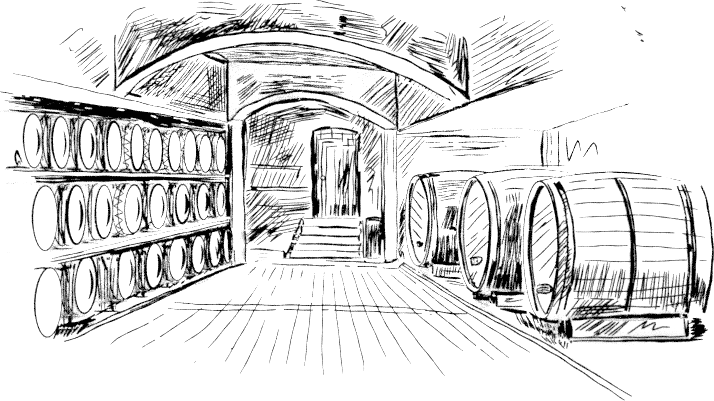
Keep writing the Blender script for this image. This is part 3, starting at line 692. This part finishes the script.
# O large barrels ------------------------------------------------
def sil(B, up, w, t0=0., t1=1., off=0.0):
    """stave seam that runs along the top or the belly of a barrel"""
    pts = []
    for k in range(25):
        t = B['L']*lerp(t0, t1, k/24); r = B['R'](t)
        c = B['C'] + B['A']*t
        e = Vector((ORIGIN - c)); e -= B['A']*e.dot(B['A'])
        dd = e.length; phi = math.atan2(e.dot(B['U']), e.z); lim = math.acos(min(.999, r/dd))
        s = 1 if B['su'] > 0 else -1
        a = phi - s*(lim-.006-off) if up else phi + s*(lim-.006-off)
        pts.append(lathe_pt(B['C'], B['A'], B['U'], t, r+.007, a))
    base = WK*w*B['d']/F/2
    ph = RND.random()*6
    B['body'].bead(pts, lambda u: base*(.8+.35*math.sin(7*u+ph)))
b1, b2, b3 = BIG
sil(b1, True, 2.0); sil(b1, False, 1.6); sil(b2, True, 2.0); sil(b3, True, 2.6); sil(b3, True, 1.8, .1, .9, .06); sil(b2, False, 1.2); sil(b3, False, 1.2)
# far barrel
S([(432,177.5),(435.5,195),(437,215),(437.5,240),(436,262)], [2.6,1.6,1.4,1.6,1.8]); S([(427,179),(431,200),(431.6,222),(429.5,248),(425,262)], 1.5); S([(429,178),(433,196),(434.5,220)], 1.4); S([(433.5,200),(434,212)], 2.0)
S([(419,177.5),(427,176),(440,174.6)], 2.8)
for y0, y1, x0, x1 in ((182,180,437,468),(184.5,182.5,438,466),(187,185,437,464),(190,187,437,463),(193,190,437,460),(195.5,193,438,459),(198,195,439,457),(201,198.5,440,456),(209,206,440,456)): S([(x0, y0), ((x0+x1)/2, (y0+y1)/2-.3), (x1, y1)], 1.0, dash=.4)
H((440,232),(456,226),(449,204),(459,206),7,1.1,.8,.1); H((437,236),(456,232),(434,262),(457,264),11,1.1,.9,.12); H((433,250),(460,246),(430,264),(459,266),13,1.4,1,.15); S([(449,229),(454,227),(456,231)], 3.0); S([(424,264),(440,263),(460,264.5)], 3.0); H((422,264),(436,258),(428,268),(434,267),5,2.2,.6)  # dense hatching stands for shade on the belly and below it
S([(433,266),(433,276.5)], 1.6); S([(433,276),(447,277.2),(461,278.5)], 2.0); H((436,266),(460,266),(435,276),(459,277),9,1.2,.7); S([(443,271),(462,272)], 1.0); S([(444,281),(455,281.6),(464,283.6)], 1.1); S([(449,283.6),(459,285),(466,286)], 1.0)
for p, q in (((416,191),(425,199)),((412.5,197),(422.5,210)),((411,206),(421.5,220)),((411,216),(422,229)),((413,229),(421,239)),((421,181),(424,186))): S([p, q], 1.2)
S([(412.6,183),(410,196),(409,215),(410.5,236),(415,254)], [3.2,1.6,1.2,1.6,1.8]); S([(420.5,179),(425,190),(428,208),(428,230),(424,252)], [2,1.4,1.6]); S([(416.5,244),(419,241.5),(422.6,243.5),(420,246.5),(417,245)], 2.6); S([(419,244.5),(421,244)], 2.4)
# middle barrel
S([(488,180.5),(494,196),(497.4,218),(498,240),(495.5,265),(489,289)], [2.2,1.5,1.6,1.6,2]); S([(490.5,180),(497,196),(500.2,220),(500.4,240),(498.6,262),(494,280)], [1.4,1.4,1.7,1.5]); S([(475,177),(481,184),(486.6,198),(489.4,220),(489.4,242),(486,266),(479,288)], [2.6,1.8,2.2,2.2,1.8])
S([(472,178),(468,188),(462.6,205),(460,225),(460.6,245),(464.4,268),(470,284)], [1.4,1.2,2.6,2.4,1.8,1.6]); S([(472,180),(470.6,187),(465,198)], [1.2,1.0,1.4])
for p, q in (((469,205),(478,197)),((468,218),(485,202)),((467,230),(489,206)),((482,230),(490,222)),((470,239),(478,232)),((466,247),(477,237)),((467,257),(486,236)),((469,259),(490,240)),((468,282),(473,272)),((471,283),(477,271))): S([p, q], 1.0)
S([(471,257.5),(480,257),(482,259),(478,264),(472,264.4),(471,258)], [2,1.4,1.6,1.4,2.6]); S([(476,261.5),(478,259.6),(478,262.6)], 1.8); S([(472,282),(475,282),(474,286.6),(472,286),(472,282)], 1.1); S([(471,264),(472,266.5)], 2)
S([(499,182),(515,178.2),(540,176.4),(562,177)], .9); S([(505,189.4),(514,188.4),(524,188.6)], 1.2)
H((505,194),(520,190),(506,204),(521,203),5,1.3,.8,.15); H((504,226),(520,222),(512,204),(523,200),8,1.0,.8,.12); H((502,246),(520,244),(506,218),(522,220),10,1.0,.8,.15); H((503,262),(521,262),(506,232),(522,236),9,.95,.8,.15); S([(513,219),(516,222),(514,218)], 2.2)
H((494,290),(520,290),(502,256),(522,258),12,1.1,.9,.15); H((491,291),(521,292),(497,274),(521,272),13,1.4,1,.15); S([(488,293),(505,293.4),(524,293.6)], 3.4); S([(518,262),(519,272),(520,284)], [3,5,4]); H((485,289),(490,284),(493,255),(496,262),4,1.1,.7,.1); H((498,264),(497,284),(503,262),(502,282),4,1.2,1.0)
H((470,292),(496,296),(476,298),(498,300),7,2.6,1,.1); S([(473,297),(484,298.6),(496,299)], 4.0); S([(466,287),(474,293),(482,291)], 1.8)  # heavy strokes drawn as the shadow beside the middle cradle
S([(496.4,294.5),(496.4,306.5)], 1.8); S([(497,294.6),(511,294.4),(525,294.6)], 1.2); S([(500,309),(513,309.8),(527,311.5)], 2.0); S([(496,306.6),(510,306.4),(523,306)], 1.1); S([(506,299),(514,298.4),(504.6,300.8),(512,301.4),(523,299.6)], 1.0)
S([(504,309.5),(514,311),(527,313)], 2.6); H((489,301),(496,299),(491,304),(496,305),4,1.5,.8)
# front barrel: hoops, staves, head, hatching
S([(553.5,182.5),(560,193),(565.6,212),(567.8,240),(566.4,268),(561.6,296),(556,314)], [3,1.6,1.4,1.4,1.6,1.8]); S([(558.5,181),(565,194),(571,214),(574.4,240),(574,262),(570.4,285),(564,310)], [3.6,1.6,1.8,2.0,2.0,2.2,2.2])
S([(556,183),(561,189.5)], [4,2]); S([(560,184),(563,190)], 3.2)
H((561,193),(567,300),(567,190),(572,290),24,.85,.6,.05); H((559,305),(566,250),(567,298),(573,245),9,1.0,.6,.05)
S([(547.6,183),(553,196),(556.8,216),(558,240),(557,265),(553.4,292),(547,314)], [1.8,2.0,2.0,2.2,2.0,2.6]); H((557,235),(552,310),(567,224),(563,296),15,.9,.8,.1); S([(559,228),(564,220)], 1.0)
S([(542,186),(536,196),(531.6,214),(529.4,236),(529.6,262),(532.6,288),(537.4,311)], [2.4,4,2.2,2.6,1.8,1.8,3]); S([(535.6,203),(533.4,211),(530.6,226)], 1.2); S([(546,186),(540,187),(535,197)], [2,2.4,2])
for p, q in (((548,197),(552,195)),((534,217.6),(551,203.4)),((532,227),(554,209.4)),((538,229.4),(553,217.6)),((534,232.6),(546,222)),((531.4,246),(549.6,229)),((533,260.6),(556.6,238)),((538.4,271),(557,251.4)),((549,278),(556,263.4)),((555,262),(557,262.5))): S([p, q], 1.0)
S([(537,286),(543,284),(549,284.6),(552.4,288.6),(549,292.6),(541,292.4),(537,292.6),(537,286.4)], 1.5); S([(549.5,286.5),(551,288.6),(549.5,291)], 1.8); S([(538,288.6),(544,287),(549,288)], 1.3); S([(538,291),(545,289.6),(549,290.6)], 1.0)
for path in ([(602,178.6),(625,178),(645,178.8),(658,180)], [(569,182.6),(585,180.4),(602,179)], [(567,190.4),(585,188.4),(605,187.4)], [(632,187),(660,188.4),(694.6,191.8)], [(573,203.8),(595,202.4),(624,201.6)], [(634,202),(665,203.8),(698,209)], [(579.5,217.6),(600,216.2),(640,215.2),(670,217.6),(697,222.2)], [(575.5,231.8),(610,231.4),(645,231.8),(680,233.6),(705,237)], [(577.5,246.6),(610,245.6),(640,246),(688,248.8)], [(582,260.6),(610,261.2),(640,261.6),(670,260.6),(707,260.2)], [(574,279.6),(592,279.6),(612,279.4)], [(622,278.6),(645,278.4),(664,277)], [(574,291.4),(605,291.8),(640,290.6),(670,287.6),(699,283)], [(574,298.6),(610,299.4),(650,298.4),(690,294),(704,292.4)], [(575,307),(610,306.6),(660,306.4),(700,300)]):
    S(path, .95, dash=.2)
S([(615.6,178),(621,190),(626.6,206),(630.6,225),(632.4,250),(631.6,275),(629,295),(625.4,311)], [4,2.4,2.8,3,3.2,3.0,3.6,3.8]); S([(619,179.6),(626,192),(631.6,212),(634.6,236),(636,256),(634.8,278),(631,300),(628.6,312)], [2.4,1.8,1.5,1.6,1.7,1.6,1.8])
S([(617,181),(624,196),(629,214),(632.6,236)], 1.2); S([(632,240),(633.6,262),(631,288)], 1.6)
S([(677.6,185.6),(683,202),(686.4,224),(688.6,250),(688.8,276),(687.4,298),(685.6,315)], [2.2,1.5,1.6,2.2,2,2.4,3]); S([(681.4,184.4),(687.4,202),(691.2,224),(693,250),(692.8,276),(690.6,300),(687.4,316)], [2.4,2.2,1.9,1.9,2.1,2.1]); S([(684.6,184),(690.4,202),(693.8,224),(695.6,250),(695,276),(692.6,298)], [1.8,1.6,1.8,1.6]); S([(688.8,244),(689.8,252)], 4.4)
S([(701,185.4),(706.4,201),(710,222),(712.4,246),(711.6,270),(708.6,290),(703.4,313)], [2,1.8,1.6,1.8,2,3,3.6])
H((584,262),(613,261),(577,300),(603,301),10,.9,.7,.1); H((615,264),(627,270),(606,300),(621,303),5,1.0,1,.15); H((637,268),(690,272),(634,302),(686,310),15,.9,.8,.12); H((697,272),(708,280),(692,300),(702,312),7,1.1,.8,.15); H((575,266),(584,262),(572,288),(577,300),4,1.0,.8)
H((650,292),(686,294),(648,310),(684,314),7,.9,.9,.25)
H((564,318),(598,317),(580,298),(622,300),9,.9,1,.12); H((575,307),(575,316),(625,304),(625,312),4,1.0,1,.15); S([(571,309),(600,306),(625,307)], 1.0)
# front cradle
S([(572,319.6),(600,317.6),(630,316),(660,315.6),(690,315.4)], [2.6,1.6,2.2,3.0,3.2]); S([(574,318),(610,318),(645,317),(688,317)], [1.2,1.6,2.4,2.6]); S([(572,337.4),(610,337.4),(650,337),(688,336.2)], 1.2); S([(573,340.8),(610,340.6),(655,340.2),(688,339.6)], [1.2,1.2,2.4,3.6]); S([(655,341),(685,340),(703,339.4)], [1,2.6,1.4])
S([(684,319),(685.4,328),(687,337)], 1.4); S([(688,320),(688,336)], [1.2,2.2,3])
H((573,330),(614,337),(590,320),(634,320),9,1.1,.8,.08); S([(594,336),(600,331),(597,335.6),(605,329)], 1.0); S([(628,333.6),(640,325),(648,320.6),(641,329),(656,322.4),(652,330),(662,326.6),(670,327)], 1.2)
H((690,318),(690,338),(704,319),(710,331),9,1.5,1.2,.25); H((688,322),(690,340),(698,318),(704,338),5,1.2,1,.2)
# shadow by the front cradle, drawn on the stone as ink hatching
S([(541,320.5),(555,321.4),(571,322)], 3.0); H((540,323),(570,324),(544,334),(571,341),10,1.1,1,.15); H((558,322),(571,322),(560,334),(571,340),7,1.6,.8,.1); S([(569.4,318),(570.6,332),(571.4,343)], [2.6,3.4,2]); S([(540,324),(543,331),(552,333),(548,326)], 1.4)
H((515,314),(571,340),(519,322),(568,349),17,1.1,1,.2); H((514,311),(540,318),(522,326),(545,334),8,1.0,1,.1); H((540,334),(560,342),(546,342),(566,350),5,1.1,.8)
S([(529,312),(535,317.4),(541,319.4),(547,318.6)], [1.6,2.6,3.0,2.6])

# ------------------------------------------------------------------ link everything
COL = scene.collection
tobj = {}
for t in THINGS:
    o = bpy.data.objects.new(t.name, None); o.empty_display_size = .1; COL.objects.link(o); o.location = t.loc
    if t.label: o['label'] = t.label
    if t.cat: o['category'] = t.cat
    if t.group: o['group'] = t.group
    if getattr(t, 'kind', None): o['kind'] = t.kind
    tobj[t] = o
pobj = {}
for p in PARTS:
    par = p.parent; base = Vector()
    root = par
    while isinstance(root, Part): root = root.parent
    if root: base = root.loc
    me = bpy.data.meshes.new(p.name)
    nv = len(p.v)
    me.from_pydata([tuple(v-base) for v in p.v+p.iv], [], [tuple(f) for f in p.f] + [tuple(i+nv for i in f) for f in p.inf])
    me.materials.append(M[p.mat]); me.materials.append(INK)
    nf = len(p.f)
    for i, poly in enumerate(me.polygons):
        poly.material_index = 0 if i < nf else 1
        poly.use_smooth = i in p.smooth
    me.update()
    o = bpy.data.objects.new(p.name, me); COL.objects.link(o)
    if p.kind: o['kind'] = p.kind
    if p.label: o['label'] = p.label
    if isinstance(par, Thing): o.parent = tobj[par]
    elif isinstance(par, Part): o.parent = pobj[par]
    pobj[p] = o

# ------------------------------------------------------------------ light and camera
w = bpy.data.worlds.new('World'); scene.world = w; w.use_nodes = True
w.node_tree.nodes['Background'].inputs['Color'].default_value = (1, 1, 1, 1)
w.node_tree.nodes['Background'].inputs['Strength'].default_value = 1.0
w.cycles.sampling_method = 'NONE'
def fill_lamp(name, loc, power, r=.15):
    l = bpy.data.lights.new(name, 'POINT'); l.energy = power; l.shadow_soft_size = r
    o = bpy.data.objects.new(name, l); COL.objects.link(o); o.location = loc
fill_lamp('rear_bay_fill', (-.7, 13.8, 3.35), 125)  # added fill without a fixture, brightens the rear bay
fill_lamp('barrel_bay_fill', (2.6, 13.0, 2.2), 22)  # added to brighten the barrel bay, no lamp stands here
fill_lamp('barrel_bay_fill', (2.4, 17.6, 2.1), 20)  # second added fill, deeper in the barrel bay
fill_lamp('front_room_fill', (-.4, 10.3, 4.2), 70)  # added fill above the aisle, evens out rack and barrel fronts
cam = bpy.data.cameras.new('camera'); co = bpy.data.objects.new('camera', cam); COL.objects.link(co)
co.location = (0, 0, EYE); co.rotation_euler = (math.radians(90), 0, 0)
cam.sensor_width = 36; cam.lens = F/714*36; cam.shift_y = -(200.5-CY)/714; cam.clip_start = .05; cam.clip_end = 200
scene.camera = co
vs = scene.view_settings
vs.view_transform = 'Standard'; vs.look = 'None'; vs.gamma = 1; vs.use_curve_mapping = False
vs.exposure = 0.7
scene.cycles.use_denoising = False; scene.cycles.use_adaptive_sampling = False; scene.cycles.min_light_bounces = 24
scene.cycles.max_bounces = 48; scene.cycles.diffuse_bounces = 48
